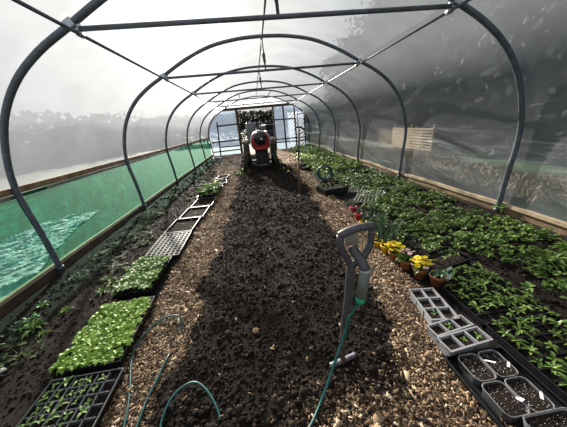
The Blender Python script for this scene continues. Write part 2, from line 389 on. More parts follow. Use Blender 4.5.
# cover
def cover(name, idx0, idx1, mat, z0=None):
    pts = []
    for i in range(idx0, idx1 + 1):
        a = np.array(prof[max(i - 1, 0)]); b = np.array(prof[min(i + 1, len(prof) - 1)]); t = b - a; t /= np.linalg.norm(t)
        n = np.array([-t[1], t[0]]); c = np.array(prof[i]) + n * .034; pts.append(c)
    Y = []
    y = -1.95
    while y < 14.52: Y.append(y); y += .2345
    V = []; F = []
    for yy in Y:
        for c in pts:
            d = abs(((yy - HY[0]) / 2.345) % 1 - .5); sag = .012 * (1 - 2 * d) if False else -.02 * math.cos(math.radians(0)) * (1 - (2 * d) ** 2) * .5
            w = .006 * noise.noise(Vector((c[0] * 2, yy * 1.2, c[1] * 2)))
            nrm = np.array([c[0], c[1] - 1.2]); nrm /= np.linalg.norm(nrm)
            V.append((float(c[0] + nrm[0] * (sag + w + .02)) if abs(c[0]) > .01 else 0.0, yy, float(c[1] + nrm[1] * (sag + w + .02))))
    n = len(pts); F = [(j * n + i, (j + 1) * n + i, (j + 1) * n + i + 1, j * n + i + 1) for j in range(len(Y) - 1) for i in range(n - 1)]
    me = bpy.data.meshes.new(name); me.from_pydata(V, [], F); me.materials.append(mat); me.polygons.foreach_set('use_smooth', [True] * len(F))
    me.update()
    o = bpy.data.objects.new(name, me); COL.objects.link(o); tag(o, kind='structure'); return o
zs = [p[1] for p in prof]; n = len(prof)
iL = min(range(n // 2), key=lambda i: abs(zs[i] - .97)); jL = min(range(n // 2), key=lambda i: abs(prof[i][0] + JX))
jR = n - 1 - jL
cover('wall_left', iL, jL, M['film']); cover('ceiling', jL, jR, M['film_roof']); cover('wall_right', jR, n - 1, M['film'])
# near end behind the camera
pf = [(x, z) for x, z in prof]
def endpoly(name, y, pts, mat):
    m = MB(); c = len(pts); m.v = [(x, y, z) for x, z in pts]; m.f = [tuple(range(c))]
    return tag(m.build(name, mat), kind='structure')
endpoly('wall_front', -1.97, pf, M['film'])
# left timber rail, netting and base boards
def board(name, x, y0, y1, z0, z1, th, mat, kind='structure', label=None, cat=None, wob=0):
    m = MB(); ny = 40; V = []; F = []
    for j in range(ny + 1):
        y = y0 + (y1 - y0) * j / ny; w = wob * noise.noise(Vector((y * .8, z0, x)))
        for (a, b) in ((0, 0), (th, 0), (th, 1), (0, 1)): V.append((x + a, y, (z0 if b == 0 else z1) + w))
    for j in range(ny):
        for k in range(4): F.append((j * 4 + k, j * 4 + (k + 1) % 4, j * 4 + 4 + (k + 1) % 4, j * 4 + 4 + k))
    F += [(3, 2, 1, 0), tuple(ny * 4 + k for k in range(4))]
    m.add(V, F); o = m.build(name, mat); return tag(o, label, cat, kind=kind)
board('baseboard_left', -2.82, -1.9, 14.5, -.06, .075, .03, M['dark_t'], wob=.02)
board('trim_1', -2.86, -1.9, 14.5, .06, .095, .045, M['pale_t'], wob=.02)
board('baseboard_right', 2.79, -1.9, 14.5, -.06, .13, .03, M['timber'], wob=.02)
board('trim_2', 2.765, -1.9, 14.5, .10, .145, .05, M['pale_t'], wob=.03)
board('timber_rail', -2.885, -1.9, 14.45, .955, 1.02, .04, M['timber'], None, 'long brown timber rail along the top of the green netting', 'timber rail', .006)
board('timber_rail', -2.872, -1.9, 14.45, .912, .945, .02, M['steel_l'], None, 'thin grey metal strip fixed under the brown timber rail', 'rail', .006)
V = []; ny = 160; nz = 8
for j in range(ny + 1):
    y = -1.9 + 16.35 * j / ny
    for k in range(nz + 1):
        z = .07 + (.95 - .07) * k / nz; V.append((-2.828 - .008 * math.sin(PI * k / nz) + .02 * noise.noise(Vector((1, y * 1.5, z * 3))) - .03 * k / nz, y, z))
F = [(j * (nz + 1) + k, j * (nz + 1) + k + 1, (j + 1) * (nz + 1) + k + 1, (j + 1) * (nz + 1) + k) for j in range(ny) for k in range(nz)]
m = MB(); m.add(V, F); tag(m.build('shade_netting', M['net'], smooth=True), 'green shade netting stretched along the low left side', 'netting')
# crumpled white plastic outside, to the netting by the nearest hoop
out = catmull([(1.2, .28), (1.7, .50), (2.2, .60), (2.7, .62), (3.0, .60), (3.35, .52), (3.75, .44), (3.3, .40), (2.9, .30), (2.5, .18), (2.1, .13), (1.6, .10), (1.2, .14)], 3)
def inside(px, pz):
    c = False; j = len(out) - 1
    for i in range(len(out)):
        a, b = out[i]; d, e = out[j]
        if (b > pz) != (e > pz) and px < (d - a) * (pz - b) / (e - b) + a: c = not c
        j = i
    return c
out = [(-.34 - 2.44 * (1.395 / (1.395 - z)), y * 1.395 / (1.395 - z)) for y, z in out]   # its outline where it lies on the grass
V = []; F = []; idx = {}
st = .026
def vid(i, k):
    if (i, k) not in idx:
        x = -5.3 + i * st; y = 1.2 + k * st
        a_ = y * .8 + x * .6; b_ = x - .5 * y
        r = abs(noise.noise(Vector((a_ * 1.6, b_ * 7, 2)))) * .07 + abs(noise.noise(Vector((a_ * 4, b_ * 18, 7)))) * .04 + .012 * abs(noise.noise(Vector((a_ * 12, b_ * 40, 9))))
        idx[(i, k)] = len(V); V.append((x, y, -.055 + r))
    return idx[(i, k)]
for i in range(92):
    for k in range(180):
        if inside(-5.3 + (i + .5) * st, 1.2 + (k + .5) * st): F.append((vid(i, k), vid(i + 1, k), vid(i + 1, k + 1), vid(i, k + 1)))
m = MB(); m.add(V, F)
M['sheet'] = island('crumpled_sheet', [(0, (.66, .72, .76)), (1, (.66, .72, .76))], .6, .15, spec=.3)
o = m.build('crumpled_plastic_sheet', M['sheet'])
tag(o, 'crumpled whitish plastic sheet lying on the grass outside, seen through the green netting', 'plastic sheet')

# ------------------------------------------------------------------ end wall with doorway (structure)
YE = 14.5
def bar(m, x0, z0, x1, z1, w=.05, t=.05, y=YE):
    w *= 1.35
    a = Vector((x0, 0, z0)); b = Vector((x1, 0, z1)); d = b - a; L_ = d.length
    Mx = Matrix.Translation((x0, y, z0)) @ Matrix.Rotation(math.atan2(-d.z, d.x), 4, 'Y')
    m.box(0, -t / 2, -w / 2, L_, t / 2, w / 2, Mx)
m = MB()
bar(m, -1.14, 0, -1.14, 2.36, .10); bar(m, .84, 0, .84, 2.3, .07); bar(m, -1.9, 2.33, 2.0, 2.33, .10, .07)
tag(m.build('door_1', M['dark_t']), kind='structure')
m = MB()
bar(m, -2.35, 0, -2.25, 1.75, .05); bar(m, -2.72, .72, -1.14, .74, .06); bar(m, -2.3, 1.55, -1.14, 1.57, .06); bar(m, -2.3, .44, -1.14, .42, .05); bar(m, -2.72, .2, -1.14, .22, .05)
bar(m, 1.42, 0, 1.40, 2.3, .06); bar(m, 2.04, 0, 2.02, 2.2, .05); bar(m, .84, 1.6, 2.04, 1.58, .05); bar(m, .84, .56, 2.6, .54, .045); bar(m, .84, .38, 2.75, .36, .045); bar(m, 2.55, 0, 2.55, 1.7, .04)
tag(m.build('trim_3', M['dark_t']), kind='structure')
lp = [(x, z) for x, z in prof[:n // 2] if x < -1.9]
endpoly('wall_back_left', YE + .03, lp + [(-1.9, 2.33), (-1.14, 2.33), (-1.14, -.05)], M['endfilm'])
rp = [(x, z) for x, z in prof[n // 2:] if x > 1.9]
endpoly('wall_back_right', YE + .03, [(.84, -.05), (.84, 2.33), (1.9, 2.33)] + rp, M['endfilm'])
tp = [(x, z) for x, z in prof if abs(x) <= 1.95]
endpoly('wall_back_top', YE + .03, [(-1.9, 2.33)] + tp + [(1.9, 2.33)], M['film_roof'])
for (x0, x1, lab) in ((-.82, -.66, 'slanting strut left of the ridge above the doorway'), (.62, .28, 'slanting strut right of the ridge above the doorway')):
    tag(MB().tube([(x0, 12.12, 2.76), (x1, 14.45, 2.36)], .016, 8).build('brace_strut', M['steel'], None, True), lab, 'strut')

# ------------------------------------------------------------------ plants
def leaf(m, base, az, L_, w, up=.4, droop=.5, fold=.15, n=3, roll=0):
    """curved blade of n segments with a folded midrib"""
    dx, dy = math.cos(az), math.sin(az); px, py = -dy, dx; a = up; x, y, z = base
    V = []; F = []; wp = [.25, 1.0, .9, .0] if n == 3 else [.3, .9, 1., .75, 0]
    wp = wp[:n + 1]; wp[-1] = .05
    for i in range(n + 1):
        ww = w * .5 * wp[i]; lift = ww * fold * 2; r = math.sin(roll) * ww
        V += [(x + px * ww, y + py * ww, z + lift + r), (x, y, z), (x - px * ww, y - py * ww, z + lift - r)]
        s = L_ / n; x += dx * math.cos(a) * s; y += dy * math.cos(a) * s; z += math.sin(a) * s; a -= droop / n * 1.5
    for i in range(n):
        b = i * 3; F += [(b, b + 1, b + 4, b + 3), (b + 1, b + 2, b + 5, b + 4)]
    m.add(V, F)
def stalk(m, a, b, r=.0015, n=3):
    m.tube([a, b], r, n, cap=False)
def bushy(nl, R, H, L_, w, rr, trifoliate=True):
    m = MB()
    for i in range(nl):
        az = rr.uniform(0, 2 * PI); d = R * math.sqrt(rr.random()) ; z = H * rr.uniform(.45, 1) * (1 - .45 * (d / R) ** 2)
        p = (d * math.cos(az), d * math.sin(az), z)
        stalk(m, (p[0] * .1, p[1] * .1, 0), p, .002)
        for da in ((-1.4, 0, 1.4) if trifoliate else (0,)):
            s = rr.uniform(.8, 1.2); leaf(m, p, az + da + rr.uniform(-.3, .3), L_ * s, w * s, rr.uniform(-.1, .5), rr.uniform(.3, .9), rr.uniform(.1, .3), roll=rr.uniform(-.5, .5))
    return m
R_ = random.Random(11)
bed = [bushy(21, .14, .12, .037, .036, R_).mesh('leafy', M['leaf']) for _ in range(5)]
bedf = [bushy(17, .16, .15, .05, .042, R_).mesh('leafy_far', M['leaf_far']) for _ in range(4)]
weed = [bushy(18, .11, .06, .024, .016, R_).mesh('weed', M['leaf_w']) for _ in range(4)]
lush = []
for _ in range(3):
    m = MB()
    for i in range(26):
        az = R_.uniform(0, 6.28); leaf(m, (0.01 * math.cos(az), .01 * math.sin(az), .01), az, R_.uniform(.08, .2), .035, R_.uniform(.4, 1.2), 1.0, .2, 4, R_.uniform(-.5, .5))
    lush.append(m.mesh('lush', M['leaf']))
def lettuce():
    m = MB()
    for i in range(11):
        az = i * 2.4 + R_.uniform(-.3, .3); leaf(m, (0, 0, .005), az, R_.uniform(.04, .065), .032, R_.uniform(.5, 1.25), R_.uniform(.8, 1.5), R_.uniform(.05, .3), 4, R_.uniform(-.3, .3))
    return m.mesh('lettuce', M['leaf_l'])
lets = [lettuce() for _ in range(5)]
def seedl(mat, L_=.03, w=.014, h=.03, k=5):
    m = MB(); stalk(m, (0, 0, 0), (0, 0, h), .0012)
    for i in range(k):
        az = i * 2.4 + R_.uniform(-.4, .4); leaf(m, (0, 0, h * R_.uniform(.5, 1)), az, L_ * R_.uniform(.8, 1.3), w, R_.uniform(0, .8), .6, .2)
    return m.mesh('seedling', mat)
seeds = [seedl(M['leaf_s'], .04, .024, .035, 7) for _ in range(4)]
tiny = [seedl(M['leaf_s'], .024, .011, .02, 4) for _ in range(4)]
dks = [seedl(M['leaf'], .042, .015, .045, 6) for _ in range(4)]

# right bed: rows of leafy plants
cnt = 0; y = 1.35
while y < 13.9:
    st = .235 if y < 6 else .33
    x0 = 1.62 if y < 1.9 else (1.42 if y < 3.2 else (1.5 if y < 5.6 else 1.3)); x0 = x0 if y < 8 else (1.35 if y < 11 else 1.7)
    x = x0 + random.uniform(0, .1)
    while x < 2.62:
        if not (y < 2.0 and (x < 1.8 or random.random() < .25)) and not (y < 5 and random.random() < .07):
            xx, yy = min(2.48, x + random.uniform(-.04, .04)), y + random.uniform(-.05, .05)
            far = yy > 6.2
            sc = random.uniform(.8, 1.15) * (1.25 if far else 1.0)
            o = inst('leafy_plant', random.choice(bedf if far else bed), (xx, yy, gz(xx, yy) - .005), (0, 0, random.uniform(0, 6.28)), (sc, sc, sc * random.uniform(.8, 1.1)))
            if far: tag(o, 'low leafy yellow-green plant in the sunlit far half of the right bed', 'plant', 'bright plants in the far right bed')
            else: tag(o, 'low leafy green plant in the near half of the right bed', 'plant', 'leafy plants in the near right bed')
            cnt += 1
        x += st * random.uniform(.9, 1.1)
    y += st * .95
for (x, y, s) in ((2.12, 1.62, 1.0), (2.45, 1.72, .8), (2.35, 1.42, .9)):
    tag(inst('lush_plant', lush[int(x * 10) % 3], (x, y, gz(x, y)), (0, 0, x * 9), s), 'fresh green upright tuft near the front of the right bed', 'plant', 'green tufts near the front of the right bed')
tag(inst('weed_sprig', tiny[0], (2.72, 2.66, gz(2.72, 2.66) + .02), (0, 0, 1), 4.0), 'pale green sprig at the foot of the nearest hoop by the right cover', 'plant')
# left bed: sparse weeds
for i in range(125):
    y = 1.4 + 11.5 * random.random() ** 1.15; x = random.uniform(-2.62, -1.95 if y < 5.5 else -1.85)
    if y < 2.6 and random.random() < .6: continue
    s = random.uniform(.6, 1.35)
    tag(inst('weed_clump', random.choice(weed), (x, y, gz(x, y)), (0, 0, random.uniform(0, 6.28)), (s, s, s * random.uniform(.6, 1))), 'small dark green weed clump in the soil beside the green netting', 'weed', 'weeds in the left bed')
for (x, y, s) in ((-2.32, 1.80, .62), (-2.2, 1.98, .4), (-2.5, 2.12, .45), (-2.5, 1.62, .6), (-2.42, 1.9, .5), (-2.2, 1.72, .35)):
    tag(inst('lush_weed', lush[int(abs(x) * 10) % 3], (x, y, gz(x, y) - .01), (0, 0, x * 9), s), 'brighter green spreading weed in the near part of the left bed', 'weed', 'bright weeds at the near left')
for (x, y, s) in ((-1.98, 2.35, .5), (-1.92, 2.6, .55), (-2.0, 2.2, .5), (-2.1, 2.45, .45)):
    tag(inst('lush_weed', lush[1], (x, y, gz(x, y) - .01), (0, 0, x * 19), s), 'yellow-green weed just beside the young seedling tray', 'weed', 'weeds beside the young seedling tray')

# ------------------------------------------------------------------ trays
def tray(name, loc, rz, w, l, h, label, cat, grp=None, mat='black', wall=.006, rim=.010, rimmat=None, fill=None, nx_=1, ny_=1, cellwall=.006, taper=.012):
    """open tray: base and four tapering sides, rolled rim, cell dividers, compost in it"""
    t = empty(name, loc, rz, label, cat, grp)
    m = MB(); m.box(0, 0, 0, w, l, .004)
    for (a, b, c, d) in ((0, 0, w, wall), (0, l - wall, w, l), (0, 0, wall, l), (w - wall, 0, w, l)): m.box(a, b, 0, c, d, h)
    m.build('tray_shell', M[mat], t)
    m = MB()
    for (a, b, c, d) in ((-rim, -rim, w + rim, wall), (-rim, l - wall, w + rim, l + rim), (-rim, wall, wall, l - wall), (w - wall, wall, w + rim, l - wall)): m.box(a, b, h - .005, c, d, h)
    m.build('rim', M[rimmat or mat], t)
    if nx_ > 1 or ny_ > 1:
        m = MB()
        for i in range(1, nx_): x = w * i / nx_; m.box(x - cellwall / 2, 0, .005, x + cellwall / 2, l, h - .001)
        for j in range(1, ny_): y = l * j / ny_; m.box(0, y - cellwall / 2, .005, w, y + cellwall / 2, h - .001)
        m.build('cell_dividers', M[rimmat or mat], t)
    if fill is not None:
        m = MB(); k = 14
        V = [(wall + (w - 2 * wall) * i / k, wall + (l - 2 * wall) * j / k, fill + .004 * noise.noise(Vector((i * 1.7 + loc[0], j * 1.7, loc[1])))) for j in range(k + 1) for i in range(k + 1)]
        m.add(V, [(j * (k + 1) + i, j * (k + 1) + i + 1, (j + 1) * (k + 1) + i + 1, (j + 1) * (k + 1) + i) for j in range(k) for i in range(k)])
        m.build('compost', M['compost'], t)
    return t
def plants_in(t, meshes, w, l, z, nx_, ny_, sc, jit=.006, prob=1, name='seedling'):
    for j in range(ny_):
        for i in range(nx_):
            if random.random() > prob: continue
            s = sc * random.uniform(.8, 1.2)
            inst(name, random.choice(meshes), (w * (i + .5) / nx_ + random.uniform(-jit, jit), l * (j + .5) / ny_ + random.uniform(-jit, jit), z), (random.uniform(-.15, .15), random.uniform(-.15, .15), random.uniform(0, 6.28)), s, t)
# left row, front to back
t = tray('module_tray', (-1.71, .60, .02), math.radians(1), .40, .60, .05, 'black module tray of large cells with sprouting seedlings in front of the lettuce tray', 'seed tray', rimmat='clear_p', fill=.026, nx_=6, ny_=9, cellwall=.007)
plants_in(t, tiny, .40 * 5 / 6, .60, .03, 5, 9, 1.25, prob=.93)
t = tray('lettuce_tray', (-1.76, 1.25, .03), math.radians(1.5), .40, .62, .055, 'black tray packed with bright green lettuce seedlings', 'seed tray', fill=.045)
plants_in(t, lets, .385, .60, .045, 8, 12, .92, .012, 1, 'lettuce_seedling')
t = tray('seedling_tray', (-1.80, 2.02, .02), math.radians(0), .34, .60, .05, 'tray of smaller yellow-green seedlings behind the lettuce tray', 'seed tray', fill=.04)
plants_in(t, seeds, .34, .60, .04, 8, 12, 1.25, .012)
t = tray('cell_tray', (-1.79, 2.68, .02), math.radians(.5), .39, .66, .045, 'empty-looking grid tray with pale cell edges behind the young seedling tray', 'seed tray', rimmat='rim_p', fill=.03, nx_=7, ny_=10, cellwall=.008)
plants_in(t, tiny, .39, .66, .03, 7, 10, .7, prob=.25)
for j, (y, lb) in enumerate(((3.40, 'black seed tray with a pale rim just behind the pale grid tray'), (3.98, 'black seed tray with a pale rim, middle of the three beyond the grid tray'), (4.56, 'black seed tray with a pale rim just before the far leafy tray'))):
    t = tray('seed_tray', (-1.79 + .05 * j, y, .02), math.radians(-2.5), .38, .54, .05, lb, 'seed tray', 'black trays with pale rims on the left', rimmat='rim_p', fill=.02)
    plants_in(t, dks, .38, .54, .02, 4, 5, .6, .02, .3)
t = tray('leafy_tray', (-1.70, 5.20, .03), math.radians(-4), .36, .42, .06, 'black tray of leafy pale plants past the rimmed trays', 'seed tray', fill=.04)
plants_in(t, seeds, .36, .42, .05, 4, 5, 2.6, .02, 1, 'leafy_seedling')
t = tray('leafy_tray', (-1.66, 5.72, .03), math.radians(-4), .36, .42, .06, 'black tray of leafy pale plants farthest up the left row', 'seed tray', fill=.04)
plants_in(t, seeds, .36, .42, .05, 4, 5, 2.6, .02, .9, 'leafy_seedling')
for (x, y, rz) in ((-1.52, 6.45, .1), (-1.6, 7.2, -.1)):
    tray('empty_tray', (x, y, .02), rz, .3, .5, .04, 'small empty black tray lying on the left path beyond the leafy trays' if y < 7 else 'empty black tray farthest away on the left path', 'seed tray', fill=.01)

# right: grey six-cell packs
def cellpack(x, y, rz, cols, rows, label, cs=.075, h=.055, cl=.09):
    w, l = cols * cs, rows * cl
    t = empty('cell_pack', (x, y, .015), rz, label, 'cell pack', 'grey cell packs beside the path')
    m = MB()
    for i in range(cols):
        for j in range(rows):
            a, b = i * cs + .005, j * cl + .005; c, d = a + cs - .01, b + cl - .01
            for (p, q, r_, s_) in ((a, b, c, b + .003), (a, d - .003, c, d), (a, b, a + .003, d), (c - .003, b, c, d)):
                m.box(p + .004, q + .004, 0, r_ - .004 if r_ - p > .02 else r_ + .004 - .004, s_ - .004 if s_ - q > .02 else s_, h)
            m.box(a + .004, b + .004, 0, c - .004, d - .004, .003)
    m.build('cells', M['grey_p'], t)
    m = MB(); e = .0045
    for i in range(cols + 1): m.box(i * cs - e, -e, h, i * cs + e, l + e, h + .004)
    for j in range(rows + 1): m.box(-e, j * cl - e, h, w + e, j * cl + e, h + .0042)
    m.build('rim', M['grey_p'], t)
    m = MB()
    for i in range(cols):
        for j in range(rows): m.box(i * cs + .010, j * cl + .010, .01, (i + 1) * cs - .010, (j + 1) * cl - .010, h - .014)
    m.build('compost', M['compost'], t)
    plants_in(t, tiny, w, l, h - .014, cols, rows, 1.1, .012, .6)
cellpack(.675, 1.17, math.radians(-7), 2, 3, 'grey six-cell pack in front of the last terracotta pot', .09, .07, .104)
cellpack(.625, 1.045, math.radians(8), 3, 1, 'grey three-cell pack between the six-cell pack and the front-most pack', .09, .07, .085)
cellpack(.620, .93, math.radians(6), 3, 1, 'grey three-cell pack touching the large tray of seed pans', .095, .075, .10)
# seed pans in a large black tray
tray('large_tray', (.60, .36, .01), math.radians(0), .345, .575, .035, 'large shallow black tray holding the seed pans', 'tray', rim=.012, fill=None)
def pan(x, y, rz, w, l, label, cols=2, mat='clear_p', h=.055):
    t = empty('seed_pan', (x, y, .016), rz, label, 'seed pan', 'seed pans in the large black tray')
    cw = w / cols
    m = MB(); rm = MB(); cp = MB()
    for i in range(cols):
        a = i * cw + .004; b = a + cw - .008; r = .028
        loop = []
        for (cx, cy, a0) in ((b - r, l - r, 0), (a + r, l - r, 90), (a + r, r, 180), (b - r, r, 270)):
            for s in range(5):
                an = math.radians(a0 + s * 22.5); loop.append((cx + r * math.cos(an), cy + r * math.sin(an)))
        cxm, cym = (a + b) / 2, l / 2
        def ring(z, k): return [(cxm + (p[0] - cxm) * k, cym + (p[1] - cym) * k, z) for p in loop]
        c = len(loop)
        V = ring(0, .9) + ring(h, 1) + ring(h, .965) + ring(.004, .87)
        F = [(q * c + s, q * c + (s + 1) % c, (q + 1) * c + (s + 1) % c, (q + 1) * c + s) for q in range(3) for s in range(c)] + [tuple(range(c - 1, -1, -1))]
        m.add(V, F)
        rm.tube([(p[0], p[1], h) for p in loop], .0028, 6, closed=True)
        cp.add(ring(h - .012, .95), [tuple(range(c))])
    m.build('pan_shell', M[mat], t); rm.build('rim', M['pan_rim'], t); cp.build('compost', M['compost'], t)
    P = np.array([(random.uniform(.015, w - .015), random.uniform(.015, l - .015), h - .011) for _ in range(int(320 * w * l / .04))])
    sc = np.array([(lambda s: (s, s, s * .7))(random.uniform(.002, .0062)) for _ in P])
    g = scatter('grit', tv, tf, P, rots(len(P)), sc, M['grit']); g.parent = t; g['kind'] = 'stuff'
    return t
M['grit'] = island('grit', [(0, (.02, .016, .012)), (.6, (.1, .08, .07)), (.75, (.4, .38, .36)), (1, (.7, .7, .7))], .8)
pan(.635, .765, 0, .245, .15, 'twin seed pan farthest back in the large black tray')
pan(.63, .60, 0, .25, .155, 'twin seed pan in the middle of the large black tray, with a square label')
pan(.665, .43, 0, .245, .16, 'single pale-rimmed seed pan at the front of the large black tray', 1, 'grey_p', .075)
def plabel(x, y, z, rz, tilt, w, l, lab, extra=None):
    t = empty('plant_label', (x, y, z), rz, lab, 'plant label')
    m = MB(); Mx = Matrix.Rotation(tilt, 4, 'X')
    m.box(-w / 2, -.0008, 0, w / 2, .0008, l, Mx); m.add([(-w / 2, -.0008, 0), (w / 2, -.0008, 0), (0, -.0008, -l * .25), (-w / 2, .0008, 0), (w / 2, .0008, 0), (0, .0008, -l * .25)], [(0, 2, 1), (3, 4, 5), (0, 3, 5, 2), (1, 2, 5, 4)], Mx)
    m.build('tag', M['white_p'], t)
    if extra: MB().box(-w / 2 * .85, -.0022, l * .35, w / 2 * .85, -.0010, l * .75, Mx).build('printed_band', M['hose'], t)
plabel(.77, .86, .075, .2, .9, .012, .055, 'small white label standing in the farthest seed pan')
plabel(.875, .83, .072, -.9, 1.2, .012, .06, 'white label leaning over the outer edge of the farthest seed pan')
plabel(.75, .67, .07, .3, 1.2, .024, .024, 'square white label lying in the middle seed pan')
plabel(.875, .67, .072, -.9, 1.2, .012, .065, 'white label leaning over the outer edge of the middle seed pan')
plabel(.895, .53, .09, -.9, 1.1, .014, .09, 'white label sticking out of the pale-rimmed front pan')
# long black trays with rows of dark seedlings
for (x, y, lb) in ((.99, .52, 'long black tray of green seedlings beside the large tray of seed pans'), (1.0, 1.11, 'black tray of green seedlings behind the grey cell packs')):
    t = tray('plug_tray', (x, y, .01), math.radians(-1), .48, .57, .05, lb, 'seed tray', 'plug trays at the near right', fill=.035, nx_=6, ny_=9, cellwall=.006)
    plants_in(t, dks, .48, .57, .036, 6, 9, 1.05, .012, .95)
for (x, y, s) in ((1.25, .73, 1.5), (1.35, .95, 1.3), (1.48, .80, 1.6), (1.62, .9, 1.8), (1.7, 1.15, 1.6), (1.72, .72, 1.7), (1.6, 1.35, 1.5), (1.85, 1.3, 1.6)):
    if x > 1.56: tag(inst('leafy_plant', seeds[int(x * 100) % 4], (x, y, gz(x, y)), (0, 0, x * 40), s * .95), 'single pale green plant in the bare soil beyond the plug trays', 'plant', 'scattered plants beyond the plug trays')
# black tray and mixed foliage beside the pots
t = tray('dark_tray', (1.10, 1.68, .02), math.radians(14), .42, .24, .055, 'low black tray lying beside the last terracotta pot', 'seed tray', rim=.012, fill=.03)
plants_in(t, tiny, .42, .24, .03, 5, 3, 1.3, .02, .5)
for i in range(26):
    y = random.uniform(1.95, 3.9); x = random.uniform(1.02, 1.4)
    s = random.uniform(.6, .95)
    tag(inst('low_plant', random.choice(weed + bed[:2]), (x, y, gz(x, y)), (0, 0, random.uniform(0, 6)), s), 'low dark foliage plant between the flower pots and the leafy bed', 'plant', 'low plants behind the flower pots')

# ------------------------------------------------------------------ flower pots
def flower(pc=6, r=.018, mat='petal_y'):
    m = MB(); c = MB()
    for i in range(pc): leaf(m, (0, 0, 0), i * 2 * PI / pc, r, r * 1.2, .2, .3, .05)
    c.lathe([(.001, .003), (r * .2, .004), (r * .14, .007), (.0005, .008)], 8)
    return m.mesh('petals', M[mat]), c.mesh('centre', M['petal_c'])
fy, fyc = flower(6, .023); fp, fpc = flower(9, .020, 'petal_p')
def pot(x, y, r, h, mat, label, grp, plant, nm_='flower_pot', cat='flower pot'):
    z = gz(x, y) + .004
    t = empty(nm_, (x, y, z), random.uniform(0, 1), label, cat, grp)
    MB().lathe([(r * .68, 0), (r * .9, h * .78), (r, h * .78), (r * 1.02, h), (r * .88, h), (r * .84, h * .86), (r * .6, h * .5)], 24).build('pot', M[mat], t, True)
    MB().lathe([(r * .84, h * .84), (r * .84, h * .88), (.001, h * .90)], 18).build('compost', M['compost'], t)
    z0 = h * .88
    def head(kind, fx, fy_, fz, i):
        me, ce = (fy, fyc) if kind == 'y' else (fp, fpc)
        hd = inst('flower', me, (fx, fy_, fz), (random.uniform(-.5, .5), random.uniform(-.5, .5), random.uniform(0, 6)), random.uniform(.9, 1.25), t)
        inst('flower_centre', ce, (0, 0, 0), parent=hd)
    rr = random
    if plant in ('yellow', 'pink', 'mixed', 'green'):
        m = MB()
        for i in range(30 if plant != 'green' else 14):
            az = rr.uniform(0, 6.28); leaf(m, (.01 * math.cos(az), .01 * math.sin(az), z0), az, rr.uniform(.05, .10), .034, rr.uniform(.3, 1.3), rr.uniform(.5, 1.2), .2, 4, rr.uniform(-.4, .4))
        m.build('foliage', M['leaf_g' if plant == 'green' else 'leaf'], t)
        n_ = {'yellow': 22, 'pink': 7, 'mixed': 20, 'green': 0}[plant]; st_ = MB()
        for i in range(n_):
            a = i * 2.4; d = .075 * math.sqrt((i + .5) / n_) * (1.15 if plant != 'pink' else .8); fz = z0 + .105 - d * d * 6 + rr.uniform(-.012, .012)
            kind = 'p' if plant == 'pink' or (plant == 'mixed' and i >= 15) else 'y'
            stalk(st_, (0, 0, z0), (d * math.cos(a), d * math.sin(a), fz), .0012)
            head(kind, d * math.cos(a), d * math.sin(a), fz, i)
        if n_: st_.build('flower_stalks', M['leaf'], t)
    elif plant in ('blades', 'shorts'):
        m = MB()
        for i in range(16 if plant == 'blades' else 12):
            az = rr.uniform(0, 6.28); d = rr.uniform(0, .5) * r; leaf(m, (d * math.cos(az), d * math.sin(az), z0), az, (rr.uniform(.16, .27) if plant == 'blades' else rr.uniform(.07, .13)), .011, rr.uniform(1.3, 1.55), .25, .15, 4)
        m.build('foliage', M['blade'], t)
    return t
G1 = 'terracotta pots along the path'
pot(.90, 2.02, .058, .10, 'terra', 'terracotta pot of yellow flowers next to the yellow pots', G1, 'yellow')
pot(.925, 1.865, .060, .105, 'terra', 'terracotta pot with a few blush flowers between the two yellow-flowered pots', G1, 'pink')
pot(.965, 1.715, .060, .105, 'terra', 'terracotta pot of yellow and blush flowers closer to the cell packs', G1, 'mixed')
pot(1.015, 1.565, .062, .105, 'terra', 'last terracotta pot before the cell packs, with a plant label and no flowers', G1, 'green')
plabel(1.075, 1.515, .115, .25, -.15, .05, .085, 'white and green plant label standing in the last terracotta pot', True)
plabel(.895, 1.92, .07, .1, -.1, .026, .06, 'small pinkish white label in front of the blush-flowered pot')
G2 = 'yellow pots of upright leaves'
pot(.885, 2.17, .050, .09, 'yellow_p', 'yellow pot of upright leaves touching the first terracotta pot', G2, 'blades')
pot(.875, 2.31, .050, .09, 'yellow_p', 'yellow pot of upright leaves, middle of the three behind the spade handle', G2, 'blades')
pot(.90, 2.47, .050, .09, 'yellow_p', 'yellow pot of upright leaves, back one of the three behind the spade handle', G2, 'blades')
pot(.95, 2.88, .048, .085, 'yellow_p', 'lone yellow pot in front of the red pot', 'small coloured pots', 'shorts')
pot(.985, 3.12, .048, .095, 'red_p', 'small bright red pot beside the wood chip path', 'small coloured pots', 'shorts')
pot(1.03, 3.42, .048, .095, 'pink_p', 'small bright pink pot behind the red one', 'small coloured pots', 'shorts')
pot(1.05, 2.30, .05, .09, 'black', 'black pot of tall blades behind the yellow pots', 'black pots of blades', 'blades')
pot(1.08, 2.62, .05, .09, 'black', 'black pot of tall blades standing farther back', 'black pots of blades', 'blades')
pot(1.12, 3.0, .05, .09, 'black', 'black pot of leaves behind the red pot', 'black pots of blades', 'blades')

